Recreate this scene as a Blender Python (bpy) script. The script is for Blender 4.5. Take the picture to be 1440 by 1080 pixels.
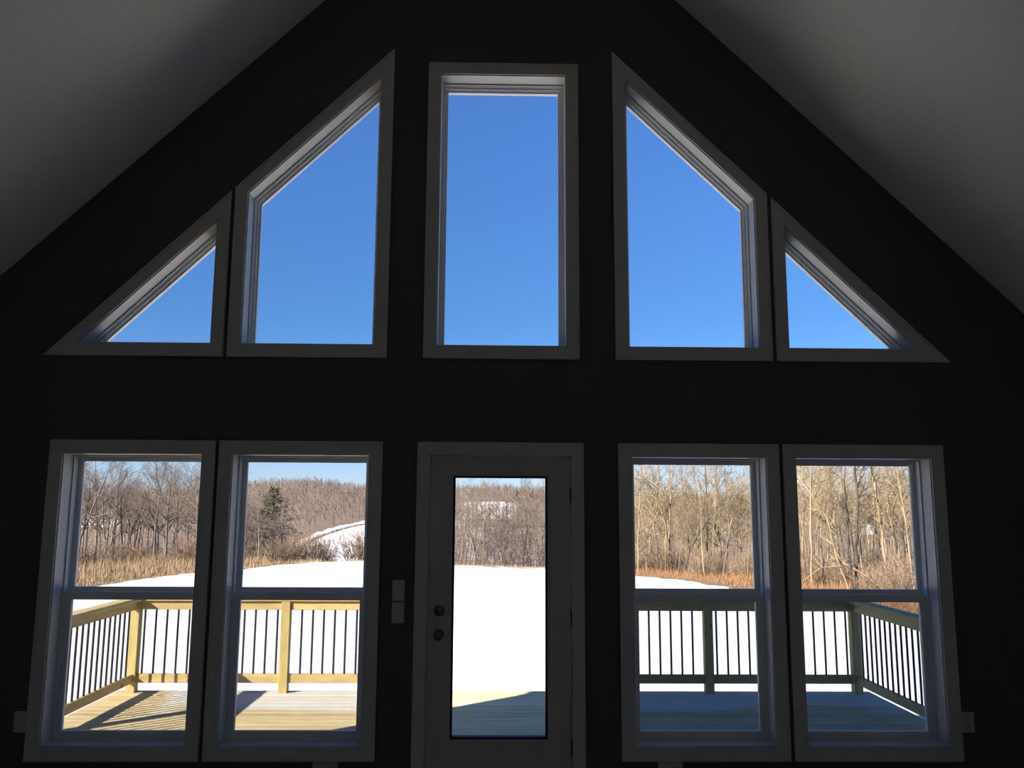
import bpy, math, random
from mathutils import Vector, Matrix
from mathutils.geometry import tessellate_polygon

for o in list(bpy.data.objects):
    bpy.data.objects.remove(o, do_unlink=True)
scene = bpy.context.scene
col = scene.collection

# ------------------------------------------------------------------ camera
F_PX = 1173.17
YAW, PITCH, ROLL = 0.0179, 0.1452, 0.0054
CAM = Vector((-0.0264, -5.4803, 1.7174))
def camera():
    cd = bpy.data.cameras.new('camera'); co = bpy.data.objects.new('camera', cd); col.objects.link(co)
    cd.sensor_fit = 'HORIZONTAL'; cd.sensor_width = 36; cd.lens = F_PX / 1440 * 36
    cd.clip_start = 0.05; cd.clip_end = 3000
    fwd = Vector((math.sin(YAW)*math.cos(PITCH), math.cos(YAW)*math.cos(PITCH), math.sin(PITCH)))
    right = Vector((math.cos(YAW), -math.sin(YAW), 0)); up = right.cross(fwd)
    r2 = right*math.cos(ROLL) + up*math.sin(ROLL); u2 = -right*math.sin(ROLL) + up*math.cos(ROLL)
    m = Matrix((r2, u2, -fwd)).transposed().to_4x4(); m.translation = CAM
    co.matrix_world = m
    scene.camera = co
camera()

# ------------------------------------------------------------------ sky, sun, exposure
SUN_DIR = Vector((-1.37, -1.12, 1.0)).normalized()          # towards the sun
def lighting():
    w = bpy.data.worlds.new('sky'); scene.world = w; w.use_nodes = True
    nt = w.node_tree; nt.nodes.clear()
    out = nt.nodes.new('ShaderNodeOutputWorld'); bg = nt.nodes.new('ShaderNodeBackground')
    sk = nt.nodes.new('ShaderNodeTexSky'); sk.sky_type = 'NISHITA'; sk.sun_disc = False
    sk.sun_elevation = math.asin(SUN_DIR.z); sk.sun_rotation = math.atan2(SUN_DIR.x, SUN_DIR.y)
    sk.altitude = 300; sk.air_density = 1.0; sk.dust_density = 0.3; sk.ozone_density = 1.6
    # deep winter blue: tint of the sky by elevation
    tc = nt.nodes.new('ShaderNodeTexCoord'); sx = nt.nodes.new('ShaderNodeSeparateXYZ'); cr = nt.nodes.new('ShaderNodeValToRGB')
    el = cr.color_ramp.elements; el[0].position = 0.03; el[0].color = (.36,.44,.72,1); el[1].position = .46; el[1].color = (.30,.51,.84,1)
    e2 = el.new(.10); e2.color = (.26,.38,.65,1); e3 = el.new(.216); e3.color = (.215,.38,.61,1)
    mx = nt.nodes.new('ShaderNodeMix'); mx.data_type = 'RGBA'; mx.blend_type = 'MULTIPLY'; mx.inputs['Factor'].default_value = 1
    nt.links.new(tc.outputs['Generated'], sx.inputs[0]); nt.links.new(sx.outputs['Z'], cr.inputs[0])
    nt.links.new(sk.outputs[0], mx.inputs['A']); nt.links.new(cr.outputs[0], mx.inputs['B'])
    nt.links.new(mx.outputs['Result'], bg.inputs[0]); nt.links.new(bg.outputs[0], out.inputs[0])
    bg.inputs[1].default_value = 0.115*2.2*.92
    sd = bpy.data.lights.new('sun', 'SUN'); so = bpy.data.objects.new('sun', sd); col.objects.link(so)
    sd.energy = 14.5; sd.angle = math.radians(0.55); sd.color = (1.0, 0.90, 0.76)
    so.rotation_euler = SUN_DIR.to_track_quat('Z', 'Y').to_euler(); so.location = (-30, -25, 30)
    vs = scene.view_settings
    vs.view_transform = 'Standard'; vs.look = 'None'; vs.gamma = 1; vs.use_curve_mapping = False
    vs.exposure = 0.12
lighting()

# ------------------------------------------------------------------ materials
def mat(name, color, rough=0.6, spec=0.3, metal=0.0):
    m = bpy.data.materials.new(name); m.use_nodes = True
    b = m.node_tree.nodes['Principled BSDF']
    b.inputs['Base Color'].default_value = (*color, 1); b.inputs['Roughness'].default_value = rough
    b.inputs['Specular IOR Level'].default_value = spec; b.inputs['Metallic'].default_value = metal
    return m
def nodes(m): return m.node_tree.nodes, m.node_tree.links, m.node_tree.nodes['Principled BSDF']
def noise_col(m, c1, c2, scale, stretch=(1,1,1), detail=4, bump=0.0, lo=.35, hi=.65):
    N, L, b = nodes(m)
    tc = N.new('ShaderNodeNewGeometry'); mp = N.new('ShaderNodeMapping'); mp.inputs['Scale'].default_value = stretch
    nz = N.new('ShaderNodeTexNoise'); nz.inputs['Scale'].default_value = scale; nz.inputs['Detail'].default_value = detail
    cr = N.new('ShaderNodeValToRGB'); cr.color_ramp.elements[0].position = lo; cr.color_ramp.elements[1].position = hi
    cr.color_ramp.elements[0].color = (*c1, 1); cr.color_ramp.elements[1].color = (*c2, 1)
    L.new(tc.outputs['Position'], mp.inputs[0]); L.new(mp.outputs[0], nz.inputs['Vector'])
    L.new(nz.outputs['Fac'], cr.inputs[0]); L.new(cr.outputs[0], b.inputs['Base Color'])
    if bump:
        bp = N.new('ShaderNodeBump'); bp.inputs['Strength'].default_value = bump; bp.inputs['Distance'].default_value = .01
        L.new(nz.outputs['Fac'], bp.inputs['Height']); L.new(bp.outputs[0], b.inputs['Normal'])
    return m, nz, cr
M = {}
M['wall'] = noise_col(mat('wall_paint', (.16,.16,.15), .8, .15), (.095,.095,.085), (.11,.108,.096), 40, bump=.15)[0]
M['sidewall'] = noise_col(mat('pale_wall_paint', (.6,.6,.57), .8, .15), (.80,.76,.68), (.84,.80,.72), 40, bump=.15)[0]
M['ceiling'] = noise_col(mat('ceiling_paint', (.8,.79,.76), .9, .1), (.91,.87,.79), (.95,.91,.83), 25, bump=.1)[0]
M['floor'] = noise_col(mat('plank_floor', (.7,.62,.5), .45, .4), (.86,.75,.56), (.93,.83,.65), 3, (1,12,1), bump=.1)[0]
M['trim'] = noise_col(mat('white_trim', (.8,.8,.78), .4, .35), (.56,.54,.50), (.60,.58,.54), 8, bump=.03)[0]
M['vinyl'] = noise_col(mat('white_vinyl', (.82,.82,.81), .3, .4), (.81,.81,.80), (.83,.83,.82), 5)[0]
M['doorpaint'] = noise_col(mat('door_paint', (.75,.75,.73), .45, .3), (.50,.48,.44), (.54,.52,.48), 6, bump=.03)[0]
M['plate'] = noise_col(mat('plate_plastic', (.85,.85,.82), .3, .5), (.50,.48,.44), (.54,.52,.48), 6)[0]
M['slot'] = noise_col(mat('outlet_slot', (.05,.05,.05), .5), (.04,.04,.04), (.06,.06,.06), 6)[0]
M['gasket'] = noise_col(mat('black_gasket', (.012,.012,.013), .6), (.010,.010,.012), (.014,.014,.015), 10)[0]
M['bronze'] = noise_col(mat('dark_bronze', (.05,.04,.035), .3, .5, .9), (.10,.085,.07), (.14,.12,.10), 30)[0]
M['black'] = noise_col(mat('black_metal', (.02,.02,.025), .45, .4, .0), (.018,.018,.024), (.024,.024,.03), 30)[0]

def glass_mat():
    m = bpy.data.materials.new('window_glass'); m.use_nodes = True
    N, L = m.node_tree.nodes, m.node_tree.links; N.clear()
    out = N.new('ShaderNodeOutputMaterial'); mx = N.new('ShaderNodeMixShader')
    tr = N.new('ShaderNodeBsdfTransparent'); tr.inputs[0].default_value = (.975,.985,.98,1)
    gl = N.new('ShaderNodeBsdfGlossy'); gl.inputs['Roughness'].default_value = .01
    lw = N.new('ShaderNodeLayerWeight'); lw.inputs[0].default_value = .25
    mu = N.new('ShaderNodeMath'); mu.operation = 'MULTIPLY'; mu.inputs[1].default_value = .25
    L.new(lw.outputs['Fresnel'], mu.inputs[0]); L.new(mu.outputs[0], mx.inputs[0])
    L.new(tr.outputs[0], mx.inputs[1]); L.new(gl.outputs[0], mx.inputs[2]); L.new(mx.outputs[0], out.inputs[0])
    return m
M['glass'] = glass_mat()
def screen_mat():
    m = bpy.data.materials.new('insect_screen_mesh'); m.use_nodes = True
    N, L = m.node_tree.nodes, m.node_tree.links; N.clear()
    out = N.new('ShaderNodeOutputMaterial'); mx = N.new('ShaderNodeMixShader')
    tr = N.new('ShaderNodeBsdfTransparent'); df = N.new('ShaderNodeBsdfDiffuse'); df.inputs[0].default_value = (.10,.10,.13,1)
    g = N.new('ShaderNodeNewGeometry'); nz = N.new('ShaderNodeTexNoise'); nz.inputs['Scale'].default_value = 14
    mr = N.new('ShaderNodeMapRange'); mr.inputs['To Min'].default_value = .255; mr.inputs['To Max'].default_value = .315
    L.new(g.outputs['Position'], nz.inputs['Vector']); L.new(nz.outputs['Fac'], mr.inputs['Value']); L.new(mr.outputs[0], mx.inputs[0])
    L.new(tr.outputs[0], mx.inputs[1]); L.new(df.outputs[0], mx.inputs[2]); L.new(mx.outputs[0], out.inputs[0])
    return m
M['screen'] = screen_mat()

def wood_mat(name, c1, c2, stretch, frost=False):
    m, nz, cr = noise_col(mat(name, c1, .7, .2), c1, c2, 3.0, stretch, 6, bump=.25)
    N, L, b = nodes(m)
    oi = N.new('ShaderNodeObjectInfo'); hs = N.new('ShaderNodeHueSaturation')
    mr = N.new('ShaderNodeMapRange'); mr.inputs['To Min'].default_value = .82; mr.inputs['To Max'].default_value = 1.12
    L.new(oi.outputs['Random'], mr.inputs['Value']); L.new(mr.outputs[0], hs.inputs['Value'])
    L.new(cr.outputs[0], hs.inputs['Color']); L.new(hs.outputs[0], b.inputs['Base Color'])
    # knots
    g = N.new('ShaderNodeNewGeometry'); vo = N.new('ShaderNodeTexVoronoi'); vo.inputs['Scale'].default_value = 2.2
    L.new(g.outputs['Position'], vo.inputs['Vector'])
    kr = N.new('ShaderNodeValToRGB'); kr.color_ramp.elements[0].position = .03; kr.color_ramp.elements[1].position = .07
    kr.color_ramp.elements[0].color = (1,1,1,1); kr.color_ramp.elements[1].color = (0,0,0,1)
    L.new(vo.outputs['Distance'], kr.inputs[0])
    mk = N.new('ShaderNodeMix'); mk.data_type = 'RGBA'; mk.inputs['B'].default_value = (.16,.09,.035,1)
    L.new(kr.outputs[0], mk.inputs['Factor']); L.new(hs.outputs[0], mk.inputs['A']); L.new(mk.outputs['Result'], b.inputs['Base Color'])
    if frost:   # a thin dusting of snow lying on the outer half of the deck
        sx = N.new('ShaderNodeSeparateXYZ'); L.new(g.outputs['Position'], sx.inputs[0])
        n2 = N.new('ShaderNodeTexNoise'); n2.inputs['Scale'].default_value = 1.1; n2.inputs['Detail'].default_value = 7
        mp = N.new('ShaderNodeMapping'); mp.inputs['Scale'].default_value = (.55,1.6,1)
        L.new(g.outputs['Position'], mp.inputs[0]); L.new(mp.outputs[0], n2.inputs['Vector'])
        a = N.new('ShaderNodeMath'); a.operation = 'MULTIPLY_ADD'; a.inputs[1].default_value = 2.6
        L.new(n2.outputs['Fac'], a.inputs[0]); L.new(sx.outputs['Y'], a.inputs[2])       # y + 2.6 n
        # cleared path in front of the door
        ab = N.new('ShaderNodeMath'); ab.operation = 'ABSOLUTE'; L.new(sx.outputs['X'], ab.inputs[0])
        pr = N.new('ShaderNodeMapRange'); pr.inputs['From Min'].default_value = .6; pr.inputs['From Max'].default_value = 1.3
        pr.inputs['To Min'].default_value = -3; pr.inputs['To Max'].default_value = 0; L.new(ab.outputs[0], pr.inputs['Value'])
        s = N.new('ShaderNodeMath'); s.operation = 'ADD'; L.new(a.outputs[0], s.inputs[0]); L.new(pr.outputs[0], s.inputs[1])
        # strip sheltered by the left railing stays bare
        lr = N.new('ShaderNodeMapRange'); lr.inputs['From Min'].default_value = -3.75; lr.inputs['From Max'].default_value = -3.2
        lr.inputs['To Min'].default_value = -2.0; lr.inputs['To Max'].default_value = 0; L.new(sx.outputs['X'], lr.inputs['Value'])
        s2 = N.new('ShaderNodeMath'); s2.operation = 'ADD'; L.new(s.outputs[0], s2.inputs[0]); L.new(lr.outputs[0], s2.inputs[1])
        fr = N.new('ShaderNodeMapRange'); fr.inputs['From Min'].default_value = 3.95; fr.inputs['From Max'].default_value = 4.25
        fr.inputs['To Max'].default_value = .62; L.new(s2.outputs[0], fr.inputs['Value'])
        mf = N.new('ShaderNodeMix'); mf.data_type = 'RGBA'; mf.inputs['B'].default_value = (.68,.71,.76,1)
        L.new(fr.outputs[0], mf.inputs['Factor']); L.new(mk.outputs['Result'], mf.inputs['A']); L.new(mf.outputs['Result'], b.inputs['Base Color'])
    return m
M['deckwood'] = wood_mat('deck_board_wood', (.56,.445,.245), (.70,.58,.345), (1.2,9,9), True)
M['railx'] = wood_mat('rail_wood', (.51,.385,.165), (.63,.49,.24), (1.2,9,9))
M['raily'] = wood_mat('side_rail_wood', (.54,.41,.18), (.66,.52,.26), (9,1.2,9))
M['postwood'] = wood_mat('post_wood', (.46,.37,.15), (.57,.47,.215), (9,9,1.2))

def terrain_mat():
    m = mat('snow_and_leaf_litter', (.85,.87,.9), .8, .2); N, L, b = nodes(m)
    at = N.new('ShaderNodeAttribute'); at.attribute_name = 'cover'
    g = N.new('ShaderNodeNewGeometry')
    n1 = N.new('ShaderNodeTexNoise'); n1.inputs['Scale'].default_value = .9; n1.inputs['Detail'].default_value = 8
    L.new(g.outputs['Position'], n1.inputs['Vector'])
    ad = N.new('ShaderNodeMath'); ad.operation = 'ADD'; L.new(at.outputs['Fac'], ad.inputs[0]); L.new(n1.outputs['Fac'], ad.inputs[1])
    mr = N.new('ShaderNodeMapRange'); mr.inputs['From Min'].default_value = .92; mr.inputs['From Max'].default_value = 1.08
    L.new(ad.outputs[0], mr.inputs['Value'])
    n2 = N.new('ShaderNodeTexNoise'); n2.inputs['Scale'].default_value = .35; n2.inputs['Detail'].default_value = 8
    L.new(g.outputs['Position'], n2.inputs['Vector'])
    cr = N.new('ShaderNodeValToRGB'); cr.color_ramp.elements[0].position = .3; cr.color_ramp.elements[1].position = .7
    cr.color_ramp.elements[0].color = (.14,.10,.075,1); cr.color_ramp.elements[1].color = (.24,.175,.13,1)
    L.new(n2.outputs['Fac'], cr.inputs[0])
    mx = N.new('ShaderNodeMix'); mx.data_type = 'RGBA'; mx.inputs['A'].default_value = (.88,.89,.91,1)
    L.new(mr.outputs[0], mx.inputs['Factor']); L.new(cr.outputs[0], mx.inputs['B']); L.new(mx.outputs['Result'], b.inputs['Base Color'])
    n3 = N.new('ShaderNodeTexNoise'); n3.inputs['Scale'].default_value = 1.6; n3.inputs['Detail'].default_value = 5
    L.new(g.outputs['Position'], n3.inputs['Vector'])
    bp = N.new('ShaderNodeBump'); bp.inputs['Strength'].default_value = .5; bp.inputs['Distance'].default_value = .08
    L.new(n3.outputs['Fac'], bp.inputs['Height']); L.new(bp.outputs[0], b.inputs['Normal'])
    return m
M['terrain'] = terrain_mat()
def bark(name, c1, c2, rnd=.25):
    m, nz, cr = noise_col(mat(name, c1, .9, .1), c1, c2, 1.2, (3,3,1), 5)
    N, L, b = nodes(m)
    oi = N.new('ShaderNodeObjectInfo'); hs = N.new('ShaderNodeHueSaturation')
    mr = N.new('ShaderNodeMapRange'); mr.inputs['To Min'].default_value = (1-rnd)*.84; mr.inputs['To Max'].default_value = (1+rnd)*.84
    L.new(oi.outputs['Random'], mr.inputs['Value']); L.new(mr.outputs[0], hs.inputs['Value'])
    L.new(cr.outputs[0], hs.inputs['Color']); L.new(hs.outputs[0], b.inputs['Base Color'])
    return m
M['bark_grey'] = bark('grey_brown_bark', (.15,.12,.10), (.26,.21,.175))
M['bark_pale'] = bark('pale_bark', (.20,.15,.095), (.35,.275,.18))
M['bark_dark'] = bark('dark_bark', (.05,.04,.04), (.12,.10,.09), .1)
M['bark_hill'] = bark('mauve_brown_bark', (.15,.115,.105), (.225,.175,.155))
M['bark_shrub'] = bark('shrub_bark', (.17,.12,.085), (.30,.215,.155))
M['needle'] = bark('evergreen_needles', (.04,.045,.028), (.13,.115,.075), .1)
M['brush_tan'] = bark('tan_brush', (.24,.165,.10), (.46,.33,.21))
M['brush_rust'] = bark('rust_brush', (.26,.14,.075), (.42,.25,.14))

# ------------------------------------------------------------------ mesh helpers
class MB:
    def __init__(s): s.v = []; s.f = []
    def add(s, vs, fs):
        n = len(s.v); s.v += [tuple(v) for v in vs]; s.f += [tuple(i+n for i in f) for f in fs]
    def box(s, x0, x1, y0, y1, z0, z1, bev=0.0):
        if x0 > x1: x0, x1 = x1, x0
        if bev <= 0:
            s.add([(x0,y0,z0),(x1,y0,z0),(x1,y1,z0),(x0,y1,z0),(x0,y0,z1),(x1,y0,z1),(x1,y1,z1),(x0,y1,z1)],
                  [(0,3,2,1),(4,5,6,7),(0,1,5,4),(1,2,6,5),(2,3,7,6),(3,0,4,7)])
        else:       # chamfered box
            V = []; idx = {}
            for sx in (0,1):
                for sy in (0,1):
                    for sz in (0,1):
                        for ax in range(3):
                            p = [x1 if sx else x0, y1 if sy else y0, z1 if sz else z0]
                            for k, sg in enumerate((sx, sy, sz)):
                                if k != ax: p[k] += -bev if sg else bev
                            idx[(sx,sy,sz,ax)] = len(V); V.append(p)
            F = []
            for ax in range(3):
                a, b = [k for k in range(3) if k != ax]
                for sg in (0,1):
                    q = []
                    for (u, w) in ((0,0),(1,0),(1,1),(0,1)):
                        t = [0,0,0]; t[ax] = sg; t[a] = u; t[b] = w; q.append(idx[(*t, ax)])
                    F.append(q)
                for u in (0,1):
                    for w in (0,1):
                        t0 = [0,0,0]; t0[a] = u; t0[b] = w; t1 = list(t0); t1[ax] = 1
                        F.append([idx[(*t0,a)], idx[(*t1,a)], idx[(*t1,b)], idx[(*t0,b)]])
            for sx in (0,1):
                for sy in (0,1):
                    for sz in (0,1): F.append([idx[(sx,sy,sz,k)] for k in range(3)])
            s.add(V, F)
        return s
    def prism(s, outer, y0, y1, holes=()):       # polygon in XZ, extruded along Y
        loops = [list(outer)] + [list(h) for h in holes]
        tris = tessellate_polygon([[Vector((x, z, 0)) for x, z in lp] for lp in loops])
        flat = [p for lp in loops for p in lp]; n = len(flat)
        V = [(x, y0, z) for x, z in flat] + [(x, y1, z) for x, z in flat]
        F = [tuple(t) for t in tris] + [tuple(i+n for i in reversed(t)) for t in tris]
        k = 0
        for lp in loops:
            for i in range(len(lp)):
                a, b = k+i, k+(i+1) % len(lp); F.append((a, b, b+n, a+n))
            k += len(lp)
        s.add(V, F); return s
    def ring(s, outer, inner, y0, y1):
        n = len(outer)
        V = [(x,y0,z) for x,z in outer] + [(x,y0,z) for x,z in inner] + [(x,y1,z) for x,z in outer] + [(x,y1,z) for x,z in inner]
        F = []
        for i in range(n):
            j = (i+1) % n
            F += [(i,j,n+j,n+i), (2*n+i,3*n+i,3*n+j,2*n+j), (i,2*n+i,2*n+j,j), (n+i,n+j,3*n+j,3*n+i)]
        s.add(V, F); return s
    def tube(s, pts, rads, sides=6, cap=True):
        n0 = len(s.v); k = len(pts)
        for i, p in enumerate(pts):
            d = (pts[min(i+1,k-1)] - pts[max(i-1,0)])
            d = d.normalized() if d.length > 1e-9 else Vector((0,0,1))
            a = d.cross(Vector((0,0,1)) if abs(d.z) < .9 else Vector((1,0,0))).normalized(); b = d.cross(a)
            for j in range(sides):
                t = 2*math.pi*j/sides; q = p + a*(rads[i]*math.cos(t)) + b*(rads[i]*math.sin(t)); s.v.append((q.x,q.y,q.z))
        for i in range(k-1):
            for j in range(sides):
                a0 = n0+i*sides+j; a1 = n0+i*sides+(j+1) % sides
                s.f.append((a0, a1, a1+sides, a0+sides))
        if cap: s.f.append(tuple(range(n0, n0+sides))); s.f.append(tuple(range(n0+(k-1)*sides, n0+k*sides)))
        return s
    def lathe(s, c, axis_y, prof, sides=24):      # profile (y offset, radius) around an axis along Y
        return s.tube([Vector((c[0], c[1]+y, c[2])) for y, r in prof], [r for y, r in prof], sides)
    def build(s, name, m, parent=None, smooth=False, kind=None, fix=True):
        me = bpy.data.meshes.new(name); me.from_pydata(s.v, [], s.f)
        if fix:
            import bmesh
            bm = bmesh.new(); bm.from_mesh(me); bmesh.ops.recalc_face_normals(bm, faces=bm.faces); bm.to_mesh(me); bm.free()
        me.materials.append(m)
        if smooth:
            me.polygons.foreach_set('use_smooth', [True]*len(me.polygons))
        o = bpy.data.objects.new(name, me); col.objects.link(o)
        if parent: o.parent = parent
        if kind: o['kind'] = kind
        return o
def tag(o, label=None, cat=None, group=None, kind=None):
    if label: o['label'] = label
    if cat: o['category'] = cat
    if group: o['group'] = group
    if kind: o['kind'] = kind
    return o
def empty(name, loc=(0,0,0)):
    o = bpy.data.objects.new(name, None); col.objects.link(o); o.location = loc; o.empty_display_size = .1; return o
def inset(poly, d):
    n = len(poly); ds = d if isinstance(d, (list, tuple)) else [d]*n; L = []
    for i in range(n):
        (x0,z0), (x1,z1) = poly[i], poly[(i+1) % n]
        dx, dz = x1-x0, z1-z0; l = math.hypot(dx, dz); nx, nz = -dz/l, dx/l
        L.append((x0+nx*ds[i], z0+nz*ds[i], dx/l, dz/l))
    out = []
    for i in range(n):
        x0,z0,ax,az = L[i-1]; x1,z1,bx,bz = L[i]
        den = ax*bz-az*bx; t = ((x1-x0)*bz-(z1-z0)*bx)/den
        out.append((x0+ax*t, z0+az*t))
    return out
def rect(x0, x1, z0, z1): return [(x0,z0),(x1,z0),(x1,z1),(x0,z1)]
def mirror(p): return [(-x,z) for x,z in reversed(p)]

# ------------------------------------------------------------------ measured layout (metres)
ZT, ZB = 2.13, .146
A0, A1, B0, B1 = 2.922, 1.855, 1.831, .770
ZU, MS, QS = 2.686, .977, 5.634                  # upper casings: bottom, slope, apex of the hip line
P0, P1, T1 = 1.818, .762, 1.844
CW, ZC = .522, 4.79
zh = lambda x: QS-MS*x
CQ = 6.49; CS = .974                             # ceiling slope
lower = [rect(-A0,-A1,ZB,ZT), rect(-B0,-B1,ZB,ZT), rect(B1,B0,ZB,ZT), rect(A1,A0,ZB,ZT)]
trap = [(P1,ZU),(P0,ZU),(P0,zh(P0)),(P1,zh(P1))]
tri = [(T1,ZU),((QS-ZU)/MS,ZU),(T1,zh(T1))]
upper = [mirror(tri), mirror(trap), rect(-CW,CW,ZU,ZC), trap, tri]
DC = .544
door_hole = [(-.475,0),(.475,0),(.475,2.06),(-.475,2.06)]
WT = .2
SX = 3.6                                         # side walls
YB = -9.2                                        # back wall

# ------------------------------------------------------------------ room shell
holes = [inset(p, .078) for p in lower+upper] + [door_hole]
zc = lambda x: CQ-CS*abs(x)
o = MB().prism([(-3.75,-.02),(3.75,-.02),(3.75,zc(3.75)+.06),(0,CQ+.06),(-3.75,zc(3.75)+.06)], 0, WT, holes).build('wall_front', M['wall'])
tag(o, 'dark grey gable wall pierced by nine windows and a glazed door', 'wall', kind='structure')
o = MB().prism([(-SX,0),(SX,0),(SX,zc(SX)+.05),(0,CQ+.05),(-SX,zc(SX)+.05)], YB-.15, YB).build('wall_back', M['sidewall'])
tag(o, 'plain pale gable wall at the far end behind the viewer', 'wall', kind='structure')
for s, nm in ((-1,'left'),(1,'right')):
    o = MB().box(s*SX, s*(SX+.15), YB-.15, 0, -.02, zc(SX)+.03).build('wall_'+nm, M['sidewall'])
    tag(o, 'plain pale low side wall on the %s of the room' % nm, 'wall', kind='structure')
o = MB().box(-3.75, 3.75, YB-.15, WT, -.3, 0).build('floor', M['floor'])
tag(o, 'light wooden plank floor of the room', 'floor', kind='structure')
m = MB()
e = 3.8
m.prism([(0,CQ),(0,CQ+.3),(-e,zc(e)+.3),(-e,zc(e))], YB-.2, WT+.02)
m.prism([(0,CQ),(e,zc(e)),(e,zc(e)+.3),(0,CQ+.3)], YB-.2, WT+.02)
tag(m.build('ceiling', M['ceiling']), 'white cathedral ceiling with two steep slopes', 'ceiling', kind='structure')
m = MB().box(-3.75,-3.6,YB-.15,WT-.002,-1.3,-.3).box(3.6,3.75,YB-.15,WT-.002,-1.3,-.3).box(-3.6,3.6,.05,WT-.002,-1.3,-.3).box(-3.6,3.6,YB-.15,YB,-1.3,-.3)
tag(m.build('wall_foundation', M['wall']), 'low foundation wall under the house', 'wall', kind='structure')

# ------------------------------------------------------------------ windows
def casing_mesh(poly):
    m = MB(); m.ring(poly, inset(poly,.085), -.018, 0)
    m.ring(inset(poly,.002), inset(poly,.016), -.022, -.017)          # back band
    m.ring(inset(poly,.076), inset(poly,.0845), -.021, -.017)
    return m
def fixed_window(n, poly, label):
    root = empty('window_%d' % n, (sum(p[0] for p in poly)/len(poly), 0, ZU))
    inv = Matrix.Translation(-root.location)
    def part(mb, name, m_, par):
        ob = mb.build(name, m_, par)
        if par is root: ob.matrix_parent_inverse = inv
        return ob
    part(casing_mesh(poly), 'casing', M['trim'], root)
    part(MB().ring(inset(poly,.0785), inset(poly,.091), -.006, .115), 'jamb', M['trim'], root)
    f = MB().ring(inset(poly,.0785), inset(poly,.100), .115, .21)
    f.ring(inset(poly,.0995), inset(poly,.104), .128, .205)
    f.ring(inset(poly,.0995), inset(poly,.114), .146, .208)
    f.ring(inset(poly,.1135), inset(poly,.118), .158, .206)
    f.ring(inset(poly,.1135), inset(poly,.1275), .174, .207)
    fr = part(f, 'window_frame', M['vinyl'], root)
    part(MB().prism(inset(poly,.1275), .188, .194), 'pane', M['glass'], fr)
    return tag(root, label, 'window', kind='structure')
def hung_window(n, poly, label):
    (x0,z0),(x1,_),(_,z1),_ = poly
    root = empty('window_%d' % n, ((x0+x1)/2, 0, ZB)); inv = Matrix.Translation(-root.location)
    def part(mb, name, m_, par):
        ob = mb.build(name, m_, par)
        if par is root: ob.matrix_parent_inverse = inv
        return ob
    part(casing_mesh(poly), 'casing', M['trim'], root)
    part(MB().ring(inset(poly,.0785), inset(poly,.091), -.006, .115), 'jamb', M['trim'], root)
    f = MB().ring(inset(poly,.0785), inset(poly,[.106,.1,.1,.1]), .115, .225)
    f.ring(inset(poly,.099), inset(poly,[.112,.106,.106,.106]), .168, .174)       # parting stop
    part(f, 'window_frame', M['vinyl'], root)
    up = rect(x0+.1005, x1-.1005, 1.132, z1-.1005); ug = rect(x0+.1295, x1-.1295, 1.176, z1-.1275)
    m = MB().ring(up, ug, .176, .206); m.ring(inset(ug,-.006), inset(ug,.004), .182, .2)
    us = part(m, 'upper_sash', M['vinyl'], root)
    part(MB().prism(ug, .188, .194), 'pane', M['glass'], us)
    lo = rect(x0+.1005, x1-.1005, z0+.1065, 1.150); lg = rect(x0+.139, x1-.139, z0+.139, 1.105)
    m = MB().ring(lo, lg, .132, .167); m.ring(inset(lg,-.006), inset(lg,.004), .138, .16)
    m.box((x0+x1)/2-.20, (x0+x1)/2-.14, .127, .134, z0+.112, z0+.122).box((x0+x1)/2+.14, (x0+x1)/2+.20, .127, .134, z0+.112, z0+.122)
    ls = part(m, 'lower_sash', M['vinyl'], root)
    part(MB().prism(lg, .146, .152), 'pane', M['glass'], ls)
    sc = MB().ring(rect(x0+.1005,x1-.1005,z0+.107,1.13), rect(x0+.115,x1-.115,z0+.121,1.117), .211, .219)
    sf = part(sc, 'screen_frame', M['vinyl'], root)
    part(MB().prism(rect(x0+.114,x1-.114,z0+.12,1.118), .2145, .2150), 'insect_screen', M['screen'], sf)
    return tag(root, label, 'window', kind='structure')
hung_window(1, lower[0], 'white double-hung window farthest left in the lower row, deck corner outside')
hung_window(2, lower[1], 'white double-hung window just left of the door, evergreen tree in view')
hung_window(3, lower[2], 'white double-hung window just right of the door')
hung_window(4, lower[3], 'white double-hung window farthest right in the lower row')
fixed_window(5, upper[0], 'small white triangular window at the left end of the upper row')
fixed_window(6, upper[1], 'tall slant-topped white window left of the upper centre window')
fixed_window(7, upper[2], 'tall rectangular white window high above the door')
fixed_window(8, upper[3], 'tall slant-topped white window right of the upper centre window')
fixed_window(9, upper[4], 'small white triangular window at the right end of the upper row')

# ------------------------------------------------------------------ door
root = empty('door_1', (0,0,0))
m = MB()
cas = [(-DC,0),(-.464,0),(-.462,2.047),(.462,2.047),(.464,0),(DC,0),(DC,ZT),(-DC,ZT)]
m.prism(cas, -.018, 0)
m.box(-DC+.002,-DC+.016,-.022,-.017,0,ZT-.002).box(DC-.016,DC-.002,-.022,-.017,0,ZT-.002).box(-DC+.002,DC-.002,-.0215,-.017,ZT-.016,ZT-.002)
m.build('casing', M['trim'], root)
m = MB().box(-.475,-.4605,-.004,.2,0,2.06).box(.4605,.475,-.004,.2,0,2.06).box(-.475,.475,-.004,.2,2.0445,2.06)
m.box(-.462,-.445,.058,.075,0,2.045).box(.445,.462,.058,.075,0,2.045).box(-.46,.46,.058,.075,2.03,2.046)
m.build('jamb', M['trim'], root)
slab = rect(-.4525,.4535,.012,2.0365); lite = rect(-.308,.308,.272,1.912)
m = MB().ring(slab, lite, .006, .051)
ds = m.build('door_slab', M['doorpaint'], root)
m = MB().ring(inset(lite,-.022), inset(lite,.001), .001, .0065); m.ring(inset(lite,-.018), inset(lite,-.004), -.002, .002)
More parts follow.
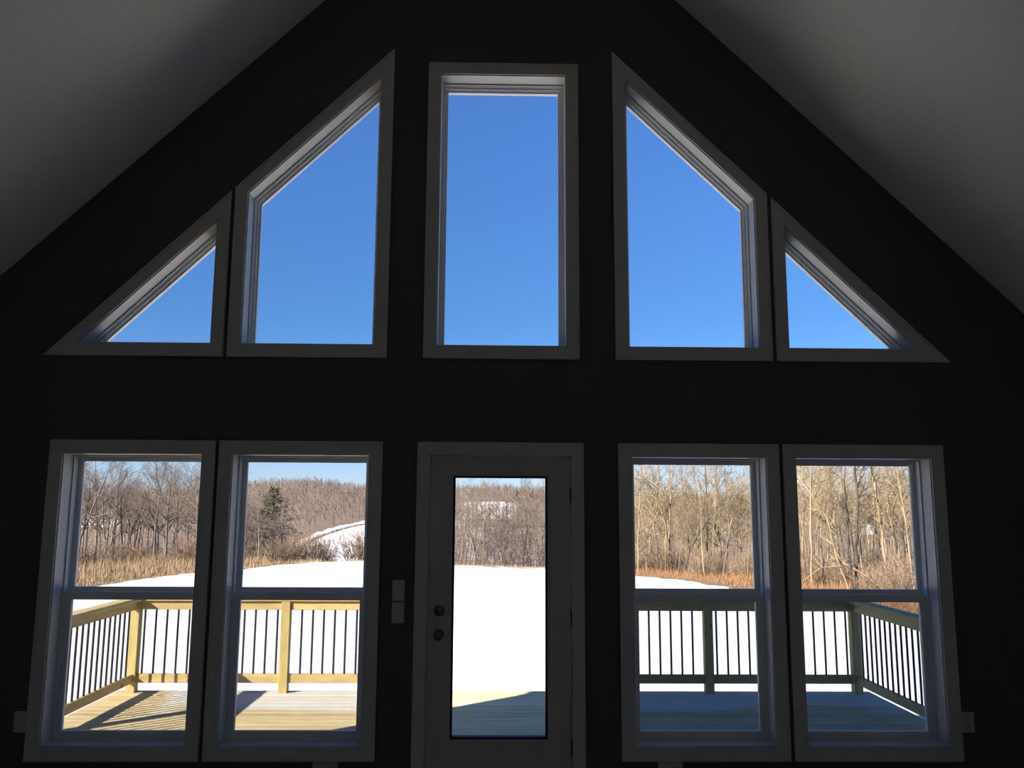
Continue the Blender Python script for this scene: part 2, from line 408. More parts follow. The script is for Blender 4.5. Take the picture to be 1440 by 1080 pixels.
m.build('lite_moulding', M['doorpaint'], ds)
MB().ring(inset(lite,.0005), inset(lite,.0145), .004, .048).build('gasket', M['gasket'], ds)['label'] = 'black seal around the door glass'
MB().prism(inset(lite,.0145), .026, .032).build('pane', M['glass'], ds)
MB().lathe((-.387,0,1.055), 1, [(.007,.0),(.006,.033),(-.002,.033),(-.008,.028),(-.009,.02),(-.012,.019),(-.014,.0)]).build('deadbolt', M['bronze'], root, True)['label'] = 'dark bronze deadbolt rose'
b = MB().lathe((-.387,0,.905), 1, [(.007,.0),(.006,.033),(-.002,.033),(-.007,.027),(-.010,.014),(-.030,.012),(-.036,.02),(-.046,.028),(-.058,.0285),(-.066,.022),(-.068,.0)]).build('door_knob', M['bronze'], root, True)
b['label'] = 'dark bronze round door knob'
for z in (1.79, 1.01, .225):
    h = MB().tube([Vector((.4585,-.004,z-.05)), Vector((.4585,-.004,z+.05))], [.0065,.0065], 10)
    for k in range(4): h.tube([Vector((.4585,-.004,z-.05+k*.033)), Vector((.4585,-.004,z-.046+k*.033))], [.0075,.0075], 10)
    h.box(.4575,.4595,-.003,.04,z-.05,z+.05)
    h.build('hinge', M['bronze'], root, False)
MB().box(-.46,.46,.0,.2,0.0005,.01).build('threshold', M['bronze'], root)
tag(root, 'white full-glass entry door with dark knob and hinges', 'door', kind='structure')

# ------------------------------------------------------------------ plates on the wall
def plate(name, x, z, w, h, label, cat, kind, group=None):
    root = empty(name, (x,0,z))
    MB().box(-w/2,w/2,-.006,0,-h/2,h/2,.002).build('cover_plate', M['plate'], root)
    if kind == 'switch':
        MB().box(-.016,.016,-.009,-.005,-.033,.033,.0015).build('rocker', M['plate'], root)
        for zz in (-.048,.048): MB().lathe((0,-.0065,zz),1,[(.001,.003),(-.0007,.003),(-.001,0)],10).build('screw', M['plate'], root)
    else:
        cx = [0] if kind == 'outlet' else [-.032,.032]
        for c in cx:
            for zz in ((-.02,.02) if kind == 'outlet' else (-.02,.02)):
                r_ = MB().box(c-.015,c+.015,-.0085,-.005,zz-.0135,zz+.0135,.0015).build('receptacle', M['plate'], root)
                MB().box(c-.007,c-.0045,-.0092,-.008,zz-.002,zz+.008).box(c+.0045,c+.007,-.0092,-.008,zz-.002,zz+.007).box(c-.0025,c+.0025,-.0092,-.008,zz-.01,zz-.006).build('slot', M['slot'], r_)
    tag(root, label, cat, group)
plate('light_switch', -.647, 1.181, .078, .130, 'white switch plate left of the door, upper one of the pair', 'light switch', 'switch', 'switches beside the door')
plate('light_switch', -.647, 1.042, .078, .130, 'white switch plate left of the door, lower one of the pair', 'light switch', 'switch', 'switches beside the door')
plate('wall_outlet', -2.965, .377, .082, .125, 'white wall outlet against the left edge of the leftmost window casing', 'outlet', 'outlet', 'wall outlets')
plate('wall_outlet', 2.967, .379, .082, .125, 'white wall outlet against the right edge of the rightmost window casing', 'outlet', 'outlet', 'wall outlets')
plate('double_outlet', -1.073, .083, .155, .114, 'wide white outlet plate directly under the window left of the door', 'outlet', 'double', 'outlets under the windows')
plate('double_outlet', 1.073, .083, .155, .114, 'wide white outlet plate directly under the window right of the door', 'outlet', 'double', 'outlets under the windows')

# ------------------------------------------------------------------ deck
ZD = -.2
DY1 = 3.63; DX = 3.92; DXL = 3.93
root = empty('wooden_deck', (0,2,-1.2))
inv = Matrix.Translation(-root.location)
rnd = random.Random(3)
y = WT+.012; w = .1395
while y + .05 < DY1:
    y1 = min(y+w, DY1)
    b = MB().box(-DXL, DX, y, y1, ZD-.032, ZD+rnd.uniform(-.0012,.0012), .003).build('board', M['deckwood'], root)
    b.matrix_parent_inverse = inv; y += w+.0062
b = MB().box(-DXL+.01,DX-.01,DY1-.05,DY1-.012,ZD-.26,ZD-.033).build('rim_joist', M['railx'], root); b.matrix_parent_inverse = inv
for s in (-1,1):
    q_ = DXL if s < 0 else DX
    b = MB().box(s*(q_-.05),s*(q_-.012),WT+.01,DY1-.051,ZD-.26,ZD-.033).build('rim_joist', M['raily'], root); b.matrix_parent_inverse = inv
for px in (-3.6,-1.3,1.3,3.6):
    b = MB().box(px-.045,px+.045,DY1-.15,DY1-.06,-1.25,ZD-.034,.004).build('footing_post', M['postwood'], root); b.matrix_parent_inverse = inv
for k in range(10):
    px = -3.4+k*.755
    b = MB().box(px-.019,px+.019,WT+.01,DY1-.052,ZD-.24,ZD-.034).build('joist', M['raily'], root); b.matrix_parent_inverse = inv
tag(root, 'wooden deck of yellow pine boards, partly shaded and dusted with snow', 'deck')

PW = .045
BR = .0105
def railing(axis, fixed, posts, balusters, rails, label):
    """axis 'x': run along x at y=fixed; 'y': run along y at x=fixed. posts: centres with a post built here."""
    root = empty('deck_railing', (0,0,0))
    loc = (sum(posts)/len(posts), fixed, ZD) if axis == 'x' else (fixed, sum(posts)/len(posts), ZD)
    root.location = loc; inv = Matrix.Translation(-Vector(loc))
    def bx(mb, a0, a1, b0, b1, z0, z1, bev=.003):
        if axis == 'x': mb.box(a0,a1,fixed+b0,fixed+b1,z0,z1,bev)
        else: mb.box(fixed+b0,fixed+b1,a0,a1,z0,z1,bev)
        return mb
    wm = M['railx'] if axis == 'x' else M['raily']
    def put(ob): ob.matrix_parent_inverse = inv; return ob
    for p in posts: put(bx(MB(), p-PW,p+PW,-PW,PW,ZD,.719).build('post', M['postwood'], root))
    for a, b in rails:
        put(bx(MB(), a,b,-.019,.019,.632,.719).build('top_rail', wm, root))
        put(bx(MB(), a,b,-.019,.019,-.103,-.015).build('bottom_rail', wm, root))
    for c in balusters:
        P = (lambda z: Vector((c,fixed,z))) if axis == 'x' else (lambda z: Vector((fixed,c,z)))
        put(MB().tube([P(-.016),P(.633)],[BR,BR],8).build('baluster', M['black'], root, False))
    ca, cb = rails[0][0], rails[-1][1]
    return root, (ca,cb), put, bx, wm
def spread(a, b, s=.1145):
    n = int((b-a)/s); off = ((b-a)-n*s)/2
    return [a+off+s*(i+.5)-s/2+(0 if True else 0) for i in range(n+1) if a+off+s*i > a+.035 and a+off+s*i < b-.035]
YR = 3.545; XR = 3.765
for s, nm in ((-1,'left'),(1,'right')):
    ps = sorted([s*XR, s*2.21, s*.74])
    rails = [(ps[i]+PW+.0005, ps[i+1]-PW-.0005) for i in range(2)]
    bl = [c for a,b in rails for c in spread(a,b)]
    root, _, put, bx, wm = railing('x', YR, ps, bl, rails, nm)
    a, b = (min(s*XR, s*.74), max(s*XR, s*.74))
    if s < 0: a -= .07; b += .06
    else: b += .07; a -= .06
    put(bx(MB(), a, b, -.050, .090, .7195, .757, .004).build('cap_board', wm, root))
    tag(root, {'left':'sunlit yellow pine front railing of the deck, seen through the left windows',
               'right':'shaded front railing of the deck, seen through the right windows'}[nm], 'railing')
    ys = [.3, 2.01]
    rails = [(.3+PW+.0005, 2.01-PW-.0005), (2.01+PW+.0005, YR-PW-.0005)]
    bl = [c for a,b in rails for c in spread(a,b,.108)]
    root, _, put, bx, wm = railing('y', s*XR, ys, bl, rails, nm)
    put(bx(MB(), .22, YR-.0505, -.07, .07, .7195, .757, .004).build('cap_board', wm, root))
    tag(root, {'left':'side railing with black balusters on the left edge of the deck',
               'right':'shaded side railing with black balusters on the right edge of the deck'}[nm], 'railing')

# ------------------------------------------------------------------ terrain
def interp(t, pts):
    if t <= pts[0][0]: return pts[0][1]
    for (a,va),(b,vb) in zip(pts, pts[1:]):
        if t <= b: return va+(vb-va)*(t-a)/(b-a)
    return pts[-1][1]
def sstep(a, b, t):
    t = max(0, min(1, (t-a)/(b-a))); return t*t*(3-2*t)
EDGE = [(-180,20),(-90,18),(-46.8,21.9),(-30.5,28.9),(-26.1,32.3),(-22.3,34.6),(-18.9,36.1),(-15.8,39.7),(-10,41.9),(-6,40.3),(-3.1,37.3),(0,36.3),(3.8,35.1),(10.8,32),(14,30.9),(16.8,28.7),(19.2,26.8),(26.6,22.4),(40.6,18.4),(70,15),(90,14),(180,20)]
RIDGE = [(-60,.9),(-26,.78),(-22,.82),(-19,1.25),(-16.3,1.6),(-14,1.8),(-11.8,1.78),(-9,1.35),(-5,1.3),(-2.5,1.4),(0,1.5),(3.2,1.33),(9.7,.97),(16,.75),(23,.65),(30,.9),(60,1.0)]
def hgt(x, y):
    r = math.hypot(x, y); th = math.degrees(math.atan2(x, y)); R = interp(th, EDGE)
    g = -1.2
    if r < R*.8: return g
    ridge = 1.7+450*math.tan(math.radians(interp(th, RIDGE)))-4.8
    deep = -4.3 + 1.9*sstep(14, 24, th) + 1.6*(1-sstep(-24,-14,th))
    if r < R: return g - .06*((r-R*.8)/(R*.2))**2
    if r < 75: return g-.06 + (deep-g+.06)*sstep(R-2, 70, r)
    if r < 200: return deep + (-2.6-deep)*sstep(75, 210, r)**.9
    base = deep + (-2.6-deep)*sstep(75,210,200)**.9
    if r < 450: return base + (ridge-base)*sstep(150, 460, r)**1.0 - (ridge-base)*sstep(150,460,200)*(1-(r-200)/250)
    return ridge - (r-450)*.03
def clearing(th, r):      # snow-covered fields among the woods
    if -15 < th < -7.4 and r < 118+(th+14)*20: return True
    if -2.5 < th < 1.4 and 225 < r < 325: return True
    if -3.4 < th < -2.0 and 180 < r < 225: return True
    if -28 < th < -24.4 and 170 < r < 280: return True
    if 10.2 < th < 11.4 and 150 < r < 200: return True
    if 24.2 < th < 25.1 and 140 < r < 220: return True
    return False
def terrain():
    ths = []
    t = -180.0
    while t < 180: ths.append(t); t += .25 if -35 <= t < 38 else 5
    rs = [0.5]
    while rs[-1] < 900: rs.append(rs[-1]*1.045+.25)
    V = []; F = []; cov = []
    for r in rs:
        for th in ths:
            a = math.radians(th); x, y = r*math.sin(a), r*math.cos(a)
            V.append((x, y, hgt(x,y)))
            R = interp(th, EDGE)
            c = max(0, min(1, (r-R+1.7)/3.4))
            if c == 1 and clearing(th, r): c = .12 if -15 < th < -7.4 or abs(th+.5) < 2.1 else .42
            if -7.4 < th < 9 and r < 175: c = min(c, .52)
            cov.append(c)
    n = len(ths)
    for i in range(len(rs)-1):
        for j in range(n):
            k = (j+1) % n; F.append((i*n+j, i*n+k, (i+1)*n+k, (i+1)*n+j))
    F.append(tuple(range(n-1,-1,-1)))
    me = bpy.data.meshes.new('snowy_ground'); me.from_pydata(V, [], F)
    at = me.attributes.new('cover', 'FLOAT', 'POINT'); at.data.foreach_set('value', cov)
    me.polygons.foreach_set('use_smooth', [True]*len(F))
    me.flip_normals() if me.polygons[n].normal.z < 0 else None
    me.materials.append(M['terrain'])
    o = bpy.data.objects.new('snowy_ground', me); col.objects.link(o)
    tag(o, 'snow covered field falling away to brown wooded hills', 'ground', kind='structure')
terrain()

# ------------------------------------------------------------------ trees
def perp(d, rng):
    a = d.cross(Vector((rng.uniform(-1,1),rng.uniform(-1,1),rng.uniform(-1,1))))
    return a.normalized() if a.length > 1e-4 else Vector((1,0,0))
def limb(mb, p, d, L, r, n, sides, rng, wander, lift, tip=.25):
    pts = [p.copy()]; rads = [r]; dirs = [d.copy()]
    for i in range(n):
        d = (d + perp(d, rng)*rng.uniform(0,wander) + Vector((0,0,lift))).normalized()
        p = p + d*(L/n); pts.append(p.copy()); dirs.append(d.copy()); rads.append(r*(1-(1-tip)*(i+1)/n))
    mb.tube(pts, rads, sides, False)
    return pts, rads, dirs
def make_tree(H, r0, rng, style='spread', n1=13, n2=6, n3=4, lean=(0,0), fork=0):
    T, B = MB(), MB()
    d0 = Vector((lean[0], lean[1], 1)).normalized()
    stems = []
    if fork:
        pts, rads, dirs = limb(T, Vector((0,0,-.3)), d0, H*.22, r0, 3, 7, rng, .08, .02, .85)
        for k in range(fork):
            a = 6.28*k/fork+rng.uniform(-.4,.4)
            dd = (d0+Vector((math.cos(a)*.38, math.sin(a)*.15, 0))).normalized()
            stems.append(limb(T, pts[-1], dd, H*.8, rads[-1]*.8, 8, 6, rng, .14, .05, .12))
    else:
        stems.append(limb(T, Vector((0,0,-.3)), d0, H*.98, r0, 11, 7, rng, .10, .02, .12))
    start = .28 if style == 'spread' else .42
    up = .55 if style == 'spread' else 1.0
    for pts, rads, dirs in stems:
        m_ = len(pts)-1
        for i in range(n1 // len(stems) + 2):
            t = start + (1-start)*(i+rng.random())/(n1//len(stems)+2)
            if fork: t = max(.15, t-.2)
            k = min(m_-1, int(t*m_)); f = t*m_-k; p = pts[k].lerp(pts[k+1], min(1,f)); rr = rads[k]*.55
            d = (dirs[k]*up + perp(dirs[k], rng)*rng.uniform(.6,1.0)).normalized()
            L = H*(.34 if style == 'spread' else .20)*(1.15-.75*t)*rng.uniform(.7,1.25)
            p1, r1, d1 = limb(B, p, d, L, max(.012, rr), 4, 4, rng, .22, .10, .25)
            for j in range(n2):
                u = .2+.8*(j+rng.random())/n2; q = min(3, int(u*4)); pp = p1[q].lerp(p1[q+1], min(1,u*4-q))
                dd = (d1[q]*.8 + perp(d1[q], rng)*rng.uniform(.5,.9) + Vector((0,0,.15))).normalized()
                p2, r2, d2 = limb(B, pp, dd, L*.45*rng.uniform(.6,1.2), max(.008, r1[q]*.5), 2, 3, rng, .25, .08, .4)
                for h in range(n3):
                    w_ = .25+.75*(h+rng.random())/n3; z = min(1, int(w_*2)); p3 = p2[z].lerp(p2[z+1], min(1,w_*2-z))
                    d3 = (d2[z]*.8 + perp(d2[z], rng)*rng.uniform(.4,.9)).normalized()
                    limb(B, p3, d3, L*.24*rng.uniform(.6,1.3), .0065, 1, 3, rng, .1, .05, .4)
    return T, B
def tree_proto(name, T, B, bark_m, twig_m):
    root = empty(name)
    T.build('trunk', bark_m, root, True, fix=False); B.build('branches', twig_m, root, False, fix=False)
    return root
def put(root, x, y, rz=0, sc=1, first=False, sz=None):
    if first: o = root
    else:
        o = root.copy(); col.objects.link(o)
        for ch in list(root.children):
            c = ch.copy(); col.objects.link(c); c.parent = o
    o.location = (x, y, hgt(x,y)-.05); o.rotation_euler = (0,0,rz); o.scale = (sc,sc,sz or sc)
    return o
def bearing(az, dist):     # bearing measured from where the viewer stands
    a = math.radians(az); return CAM.x+dist*math.sin(a), CAM.y+dist*math.cos(a)
rng = random.Random(11)
used = set()
PANES = [(106,286,'leftmost lower window'),(340,517,'window left of door'),(636,767,'door glass'),(889,1060,'window right of door'),(1116,1290,'rightmost lower window')]
def px_of(x, y):
    az = math.atan2(x-CAM.x, y-CAM.y)-YAW
    return 720+F_PX*math.tan(az)/math.cos(PITCH)*1.0-3
def pane_of(x, y):
    p = px_of(x, y)
    return min(((max(a-p, p-b, 0), n, (p-a)/(b-a)) for a,b,n in PANES))
spots = []
def where(x, y):
    d, n, f = pane_of(x, y)
    w_ = 'near left edge of' if f < .2 else 'left of centre in' if f < .42 else 'at centre of' if f < .58 else 'right of centre in' if f < .8 else 'near right edge of'
    return w_+' '+n
def place(proto, x, y, rz, sc, label, group=None, sz=None):
    if pane_of(x, y)[0] > 42: return None
    dist = math.hypot(x, y)-interp(math.degrees(math.atan2(x, y)), EDGE)
    label = ('tall ' if sc > .85 else 'short ')+('front-row ' if dist < 16 else 'middle-row ' if dist < 34 else 'back-row ')+label+' '+where(x, y)
    o = put(proto, x, y, rz, sc, proto.name not in used, sz); used.add(proto.name)
    tag(o, label, 'tree', group); return o
GL = [tree_proto('bare_tree', *make_tree(9, .11, random.Random(20+i), 'spread', 15, 7, 5, fork=(i % 3 == 2)*2), M['bark_grey'], M['bark_grey']) for i in range(5)]
GR = [tree_proto('bare_tree', *make_tree(8.6, .075, random.Random(40+i), 'tall' if i % 2 else 'spread', 20, 7, 4, fork=(i == 3)*2), M['bark_pale'], M['bark_pale']) for i in range(6)]
GS = [tree_proto('sapling', *make_tree(6.5, .038, random.Random(60+i), 'tall', 14, 5, 4, lean=(random.Random(i).uniform(-.12,.12),0)), M['bark_pale'], M['bark_pale']) for i in range(4)]
GV = [tree_proto('valley_tree', *make_tree(7, .07, random.Random(80+i), 'spread', 16, 7, 5, fork=(i == 1)*3), M['bark_grey'], M['bark_grey']) for i in range(3)]

# wood on the left
for i in range(62):
    az = -30+14.5*((i+rng.random()*.9)/62); R = interp(az, EDGE)+6
    d = R + 6 + 48*rng.random()**.8
    x, y = bearing(az, d)
    sc = rng.uniform(.72,1.0)*(.62+.38*sstep(-15.5,-19.5,az) if az > -19.5 else 1)
    place(GL[i % 5], x, y, rng.uniform(0,6.28), sc, 'bare grey-brown tree', 'trees of the left wood')
# low trees behind the evergreen and along the valley
for i in range(16):
    az = -17+3.2*rng.random(); d = rng.uniform(52,80); x, y = bearing(az, d)
    place(GL[i % 5], x, y, rng.uniform(0,6.28), rng.uniform(.40,.62), 'bare tree around the evergreen,', 'low trees around the evergreen')
for i in range(34):
    az = -4.6+10*((i+rng.random())/34); d = rng.uniform(56,85); x, y = bearing(az, d)
    place(GV[i % 3], x, y, rng.uniform(0,6.28), rng.uniform(.75,1.1), 'bare valley tree,', 'valley trees beyond the field')
# wood on the right
for i in range(96):
    az = 7.6+21.5*((i+rng.random()*.9)/96); R = interp(az, EDGE)+5
    d = R + 8 + 48*rng.random()**.9; x, y = bearing(az, d)
    place(GR[i % 6], x, y, rng.uniform(0,6.28), rng.uniform(.7,1.05), 'bare pale-barked tree', 'trees of the right wood')
for i in range(64):
    az = 8+20.5*((i+rng.random()*.9)/64); R = interp(az, EDGE)+5
    d = R + 3 + 22*rng.random()**1.2; x, y = bearing(az, d)
    place(GS[i % 4], x, y, rng.uniform(0,6.28), rng.uniform(.55,1.0), 'thin pale sapling', 'saplings at the edge of the right wood')

# feature trees
def feature(name, stems, az, dist, bark_m, label, twigs=10, sides=7):
    """stems: list of polylines [(dx, h, radius)...] in metres, dx across the view, rooted at the ground"""
    rg = random.Random(len(label)*7+int(az*10))
    T, B = MB(), MB()
    a = math.radians(az); right = Vector((math.cos(a), -math.sin(a), 0)); back = Vector((math.sin(a), math.cos(a), 0))
    for st in stems:
        pts = [right*dx + Vector((0,0,h)) + back*rg.uniform(-.25,.25) for dx,h,r in st]; rads = [r for _,_,r in st]
        # subdivide
        P, Rr = [], []
        for i in range(len(pts)-1):
            for k in range(4):
                t = k/4; P.append(pts[i].lerp(pts[i+1], t)+Vector((rg.uniform(-.03,.03),rg.uniform(-.03,.03),0))); Rr.append(rads[i]+(rads[i+1]-rads[i])*t)
        P.append(pts[-1]); Rr.append(rads[-1])
        T.tube(P, Rr, sides, True)
        for j in range(twigs):
            k = rg.randint(len(P)//3, len(P)-2); d = (P[k+1]-P[k]).normalized()
            dd = (d*.8+perp(d, rg)*.8).normalized()
            p1, r1, d1 = limb(B, P[k], dd, rg.uniform(.8,2.2), Rr[k]*.4, 4, 4, rg, .25, .08, .25)
            for h in range(6):
                q = rg.randint(0,3); limb(B, p1[q], (d1[q]*.8+perp(d1[q],rg)*.7).normalized(), rg.uniform(.3,1.0), .012, 2, 3, rg, .2, .06, .4)
    root = tree_proto(name, T, B, bark_m, bark_m)
    x, y = bearing(az, dist); root.location = (x, y, hgt(x,y)-.05)
    tag(root, label, 'tree'); return root
def trace(pts, p0, y0, D):       # view-angle measurements turned into metres at the tree's own distance
    return [((p-p0)*D/F_PX, max(-.3, (y0-y)*D/F_PX) if i else -.3, r) for i,(p,y,r) in enumerate(pts)]
def az_of(p, D): return math.degrees(math.atan((p-698)*math.cos(PITCH)/F_PX)+YAW*0)
def ftree(p0, y0, D, stems, bark_m, label, twigs):
    return feature('bare_tree', [trace(st, p0, y0, D) for st in stems], az_of(p0, D), D, bark_m, label, twigs)
ftree(1203, 824, 33, [[(1203,826,.062),(1204,790,.058),(1206,740,.05),(1209,700,.045),(1208,655,.04),(1207,625,.025)],[(1200,826,.045),(1195,770,.038),(1197,730,.034),(1194,690,.03),(1196,650,.02)]], M['bark_dark'],
      'dark twin-trunked tree at centre of rightmost lower window', 9)
ftree(1247, 824, 34, [[(1247,826,.052),(1244,760,.044),(1240,710,.041),(1235,655,.033),(1231,620,.022)]], M['bark_pale'],
      'tall straight pale trunk right of the dark twin-trunked tree', 12)
ftree(1198, 824, 32.4, [[(1198,826,.041),(1180,775,.037),(1170,725,.033),(1150,690,.030),(1138,672,.018)]], M['bark_pale'],
      'pale trunk leaning up to the left from the foot of the dark twin-trunked tree', 10)
ftree(1249, 824, 32.8, [[(1249,826,.037),(1226,800,.033),(1202,786,.030),(1182,776,.022)]], M['bark_pale'],
      'low slanting pale stem crossing in front of the dark twin-trunked tree', 6)
ftree(1139, 820, 35, [[(1139,820,.044),(1141,750,.041),(1144,700,.037),(1146,650,.026)]], M['bark_pale'],
      'pale straight trunk near the left edge of rightmost lower window, slightly thicker than its neighbours', 12)
ftree(1266, 820, 36, [[(1266,822,.037),(1262,760,.033),(1256,720,.026),(1258,680,.015)]], M['bark_pale'],
      'thin pale trunk near the right edge of rightmost lower window, bent at mid height', 10)
ftree(947, 793, 44, [[(947,792,.081),(942,770,.074),(938,745,.067),(937,725,.059),(930,700,.044),(924,680,.037),(914,668,.026),(902,662,.015)],[(938,740,.044),(944,700,.041),(947,655,.030),(949,630,.015)],[(937,728,.037),(920,735,.022),(905,748,.011)]], M['bark_pale'],
      'large spreading pale tree with an arching crown, left half of window right of door', 14)
ftree(962, 793, 43, [[(962,793,.052),(963,778,.056),(972,752,.052),(980,738,.044),(992,722,.037),(997,711,.022),(999,690,.011)]], M['bark_dark'],
      'dark crooked trunk slanting up to the right in window right of door', 5)
ftree(896, 793, 42, [[(896,793,.044),(898,740,.041),(901,690,.033),(903,650,.022)]], M['bark_pale'],
      'pale upright trunk close to the left edge of window right of door, darker knots halfway', 10)
ftree(1018, 800, 40, [[(1014,800,.037),(1022,760,.033),(1026,735,.030),(1024,690,.022)]], M['bark_grey'],
      'grey trunk right of the dark crooked one in window right of door', 9)
ftree(183, 779, 56, [[(183,778,.081),(188,745,.074),(193,725,.067),(198,712,.044),(203,695,.022)],[(191,735,.044),(198,724,.037),(207,720,.022)],[(186,755,.044),(178,725,.037),(176,690,.022)]], M['bark_dark'],
      'dark forked trunk at centre of leftmost lower window', 7)
ftree(160, 779, 56, [[(160,778,.067),(164,745,.059),(168,715,.044),(166,675,.022)],[(162,760,.044),(154,720,.037),(150,680,.018)]], M['bark_grey'],
      'grey double trunk left of the dark forked one in leftmost window', 10)
ftree(118, 785, 52, [[(118,784,.052),(122,745,.044),(126,715,.037),(128,675,.022)]], M['bark_dark'],
      'thin dark trunk near the left edge of leftmost lower window', 9)

# evergreen
def conifer(name, H, W, az, dist, label, seed=5, n=34, tufts=26, nw=.028):
    rg = random.Random(seed); T, B = MB(), MB()
    T.tube([Vector((0,0,-.3)), Vector((.05,0,H*.5)), Vector((0,0,H))], [.14,.09,.015], 8)
    for i in range(n):
        t = (i+.5)/n; z = H*(.10+.88*t); L = W*(1-t)**.8*1.0+.12
        for k in range(7):
            a = rg.uniform(0,6.28); d = Vector((math.cos(a), math.sin(a), .12 if t < .5 else .35)).normalized()
            l = L*rg.uniform(.6,1.15)
            pts, rads, dirs = limb(B, Vector((0,0,z)), d, l, .02, 3, 3, rg, .12, -.04, .4)
            for h in range(tufts // 3):
                u = .2+.8*rg.random(); q = min(2, int(u*3)); p = pts[q].lerp(pts[q+1], u*3-q)
                dd = (dirs[q]*.6+perp(dirs[q], rg)*.8).normalized(); ll = rg.uniform(.10,.30)
                s_ = perp(dd, rg)*nw; e_ = p+dd*ll
                n0 = len(B.v); B.v += [tuple(p-s_), tuple(p+s_), tuple(e_+s_*.4), tuple(e_-s_*.4)]; B.f.append((n0,n0+1,n0+2,n0+3))
    root = empty(name)
    T.build('trunk', M['bark_dark'], root, True, fix=False); B.build('needled_branches', M['needle'], root, False, fix=False)
    x, y = bearing(az, dist); root.location = (x, y, hgt(x,y)-.05); tag(root, label, 'tree'); return root
conifer('evergreen_tree', 5.8, 3.2, -14.7, 60, 'dark green evergreen tree at the end of the left wood', 5, 36, 27)
for i, (az, d, top, wh) in enumerate([(1.5,300,7.2,'left'),(1.95,304,7.9,'middle'),(2.4,298,7.0,'right')]):
    gx, gy = bearing(az, d)
    c = conifer('far_evergreen', top-hgt(gx, gy), 2.4, az, d, wh+' one of three small dark evergreens high on the far hill, seen through door glass', 7+i, 12, 18, .16)
    c['group'] = 'evergreen clump on the far hill'

# bare shrubs at the edge of the field
SH = []
for i in range(3):
    rg = random.Random(100+i); B = MB(); C_ = MB()
    for k in range(46):
        a = rg.uniform(0,6.28); d = Vector((math.cos(a)*rg.uniform(.1,.9), math.sin(a)*rg.uniform(.1,.9), 1)).normalized()
        p1, r1, d1 = limb(C_, Vector((rg.uniform(-.3,.3),rg.uniform(-.3,.3),-.1)), d, rg.uniform(1.2,2.2), .016, 4, 3, rg, .25, .05, .4)
        for h in range(8):
            q = rg.randint(1,3); limb(B, p1[q], (d1[q]*.7+perp(d1[q],rg)*.7).normalized(), rg.uniform(.3,.8), .008, 2, 3, rg, .2, .05, .5)
    root = empty('bare_shrub'); C_.build('stems', M['bark_shrub'], root, False, fix=False); B.build('twigs', M['bark_shrub'], root, False, fix=False); SH.append(root)
def shrub(i, az, d, sc, label, group=None):
    x, y = bearing(az, d)
    if pane_of(x, y)[0] > 30: return
    label = ('small ' if sc < .75 else 'large ' if sc > .95 else 'mid-sized ')+label+' '+where(x, y)
    o = put(SH[i % 3], x, y, i*1.3, sc, ('sh', i % 3) not in used); used.add(('sh', i % 3)); tag(o, label, 'shrub', group)
for i, (az, d, sc) in enumerate([(-12.9,50,.95),(-12.2,51,1.1),(-11.5,52,1.0),(-10.9,54,.7),(-9.5,52,1.2),(-8.8,53,1.25),(-13.6,49,.9),(-14.3,48,.8)]):
    shrub(i, az, d, sc, 'rounded bare shrub', 'shrubs on the far rim of the snow')
for i in range(16):
    az = -29+14*((i+rng.random())/16); d = interp(az, EDGE)+13+rng.uniform(0,10)
    shrub(i, az, d, rng.uniform(.6,1.1), 'low bare shrub', 'shrubs at the foot of the left wood')
for i in range(26):
    az = 8.5+20*((i+rng.random())/26); d = interp(az, EDGE)+7+rng.uniform(0,10)
    shrub(i, az, d, rng.uniform(.5,.95), 'low bare shrub', 'shrubs at the foot of the right wood')

# dry brush (nobody could count it)
def brush(name, az0, az1, n, h0, h1, m_, label, depth=14, seed=1, off=0.0):
    rg = random.Random(seed); B = MB()
    for i in range(n):
        th = rg.uniform(az0, az1); R = interp(th, EDGE); r = R + off + depth*rg.random()**1.6
        a = math.radians(th); x, y = r*math.sin(a), r*math.cos(a); z = hgt(x,y)-.03
        h = rg.uniform(h0,h1)*min(1, .12+(r-R)/6)*rg.uniform(.5,1); w_ = rg.uniform(.004,.011); la = rg.uniform(0,6.28); l = rg.uniform(0,.45)*h
        px, py = math.cos(la+1.57)*w_, math.sin(la+1.57)*w_; tx, ty = x+math.cos(la)*l, y+math.sin(la)*l
        n0 = len(B.v)
        B.v += [(x-px,y-py,z),(x+px,y+py,z),(x+math.cos(la)*l*.35+px*.8,y+math.sin(la)*l*.35+py*.8,z+h*.6),(x+math.cos(la)*l*.35-px*.8,y+math.sin(la)*l*.35-py*.8,z+h*.6),(tx,ty,z+h)]
        B.f += [(n0,n0+1,n0+2,n0+3),(n0+3,n0+2,n0+4)]
    tag(B.build(name, m_, None, False, fix=False), label, 'brush', kind='stuff')
brush('dry_brush', -42, -13, 50000, .2, .95, M['brush_tan'], 'tan dry brush and grass along the edge of the left wood', 22, 1)
brush('dry_grass', 8, 45, 46000, .12, .55, M['brush_rust'], 'rust-orange dry grass along the edge of the right wood', 20, 2)
brush('edge_grass', -13, 8.5, 9000, .12, .3, M['brush_tan'], 'low brown grass on the far rim of the snow field behind the door', 4, 3, -.2)

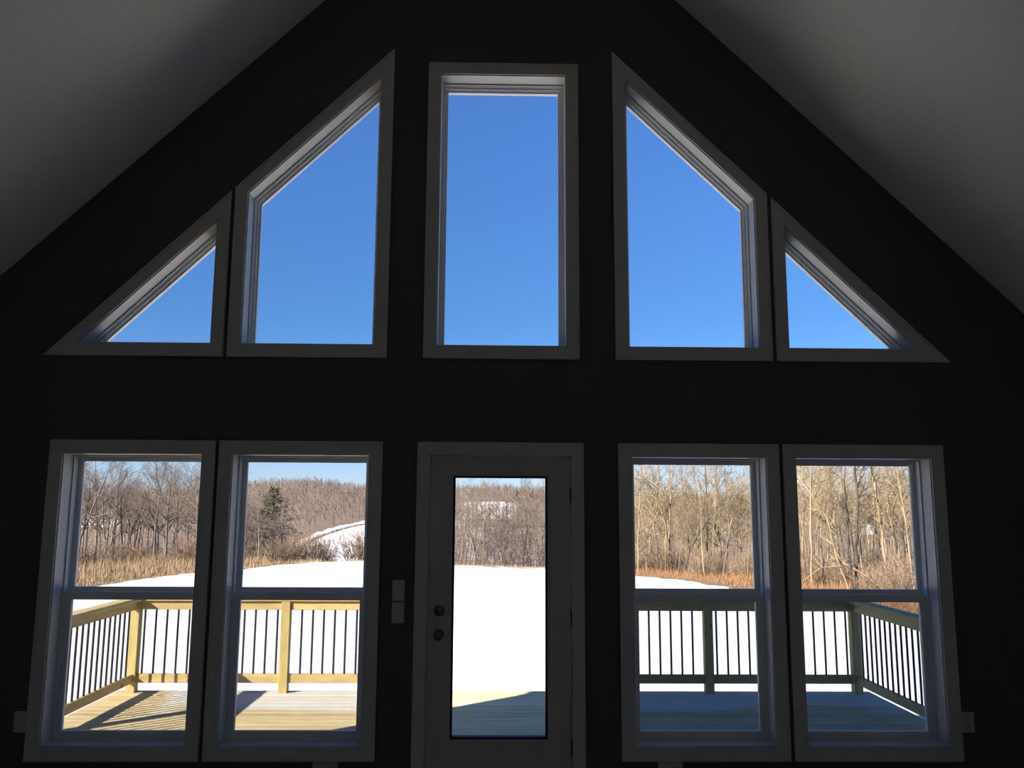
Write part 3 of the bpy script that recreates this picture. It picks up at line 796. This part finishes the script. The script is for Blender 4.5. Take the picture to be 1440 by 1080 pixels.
# woods on the far hills: a forest nobody could count
def hill_forest():
    rg = random.Random(9); B = MB(); n = 0; tries = 0
    while n < 9000 and tries < 60000:
        tries += 1
        th = rg.uniform(-32, 34); r = 95 + 400*rg.random()**.75
        if clearing(th, r): continue
        if -7.4 < th < 9 and r < 150: continue
        a = math.radians(th); x, y = r*math.sin(a), r*math.cos(a); z = hgt(x,y)-.1; n += 1
        H = rg.uniform(4.2,7.2)*(1-.32*sstep(330,430,r)); w_ = .035+.00012*r
        n0 = len(B.v); B.v += [(x-w_,y,z),(x+w_,y,z),(x+w_*.3,y,z+H),(x-w_*.3,y,z+H)]; B.f.append((n0,n0+1,n0+2,n0+3))
        for k in range(18):
            t = rg.uniform(.2,.97); az_ = rg.uniform(0,6.28); L = H*.36*(1.15-t*.7); ww = w_*.5
            bx_, by_ = x, y; bz = z+H*t; ex, ey, ez = x+math.cos(az_)*L*.65, y+math.sin(az_)*L*.65, bz+L*.75
            n0 = len(B.v); B.v += [(bx_-ww,by_,bz-ww),(bx_+ww,by_,bz+ww),(ex,ey,ez)]; B.f.append((n0,n0+1,n0+2))
    tag(B.build('hill_forest', M['bark_hill'], None, False, fix=False), 'brown leafless forest covering the far hills', 'forest', kind='stuff')
hill_forest()

def hedgerow():
    rg = random.Random(21); B = MB()
    for i in range(1500):
        th = rg.uniform(-14.5,-7.2); r = 103+(th+14)*17.5+rg.uniform(-.8,.8)
        a = math.radians(th); x, y = r*math.sin(a), r*math.cos(a); z = hgt(x,y)-.05
        limb(B, Vector((x,y,z)), Vector((rg.uniform(-.6,.6),rg.uniform(-.6,.6),1)).normalized(), rg.uniform(.25,.75), .022, 2, 3, rg, .3, .05, .5)
    tag(B.build('hedgerow', M['bark_dark'], None, False, fix=False), 'dark thin hedgerow crossing the distant snow field', 'hedge', kind='stuff')
hedgerow()

def valley_thicket():
    rg = random.Random(31); B = MB()
    for i in range(2300):
        th = rg.uniform(-7,8.5); r = 52+75*rg.random()
        a = math.radians(th); x, y = r*math.sin(a), r*math.cos(a); z = hgt(x,y)-.05; L = rg.uniform(1.2,3.8)
        p, rr, d = limb(B, Vector((x,y,z)), Vector((rg.uniform(-.25,.25),rg.uniform(-.25,.25),1)).normalized(), L, .022, 3, 3, rg, .15, .02, .3)
        for k in range(3): q = rg.randint(1,2); limb(B, p[q], (d[q]+perp(d[q],rg)*.8).normalized(), L*.35, .010, 1, 3, rg, .2, .05, .4)
    tag(B.build('valley_thicket', M['bark_hill'], None, False, fix=False), 'grey-brown thicket in the snowy valley beyond the field, behind the door glass', 'thicket', kind='stuff')
valley_thicket()
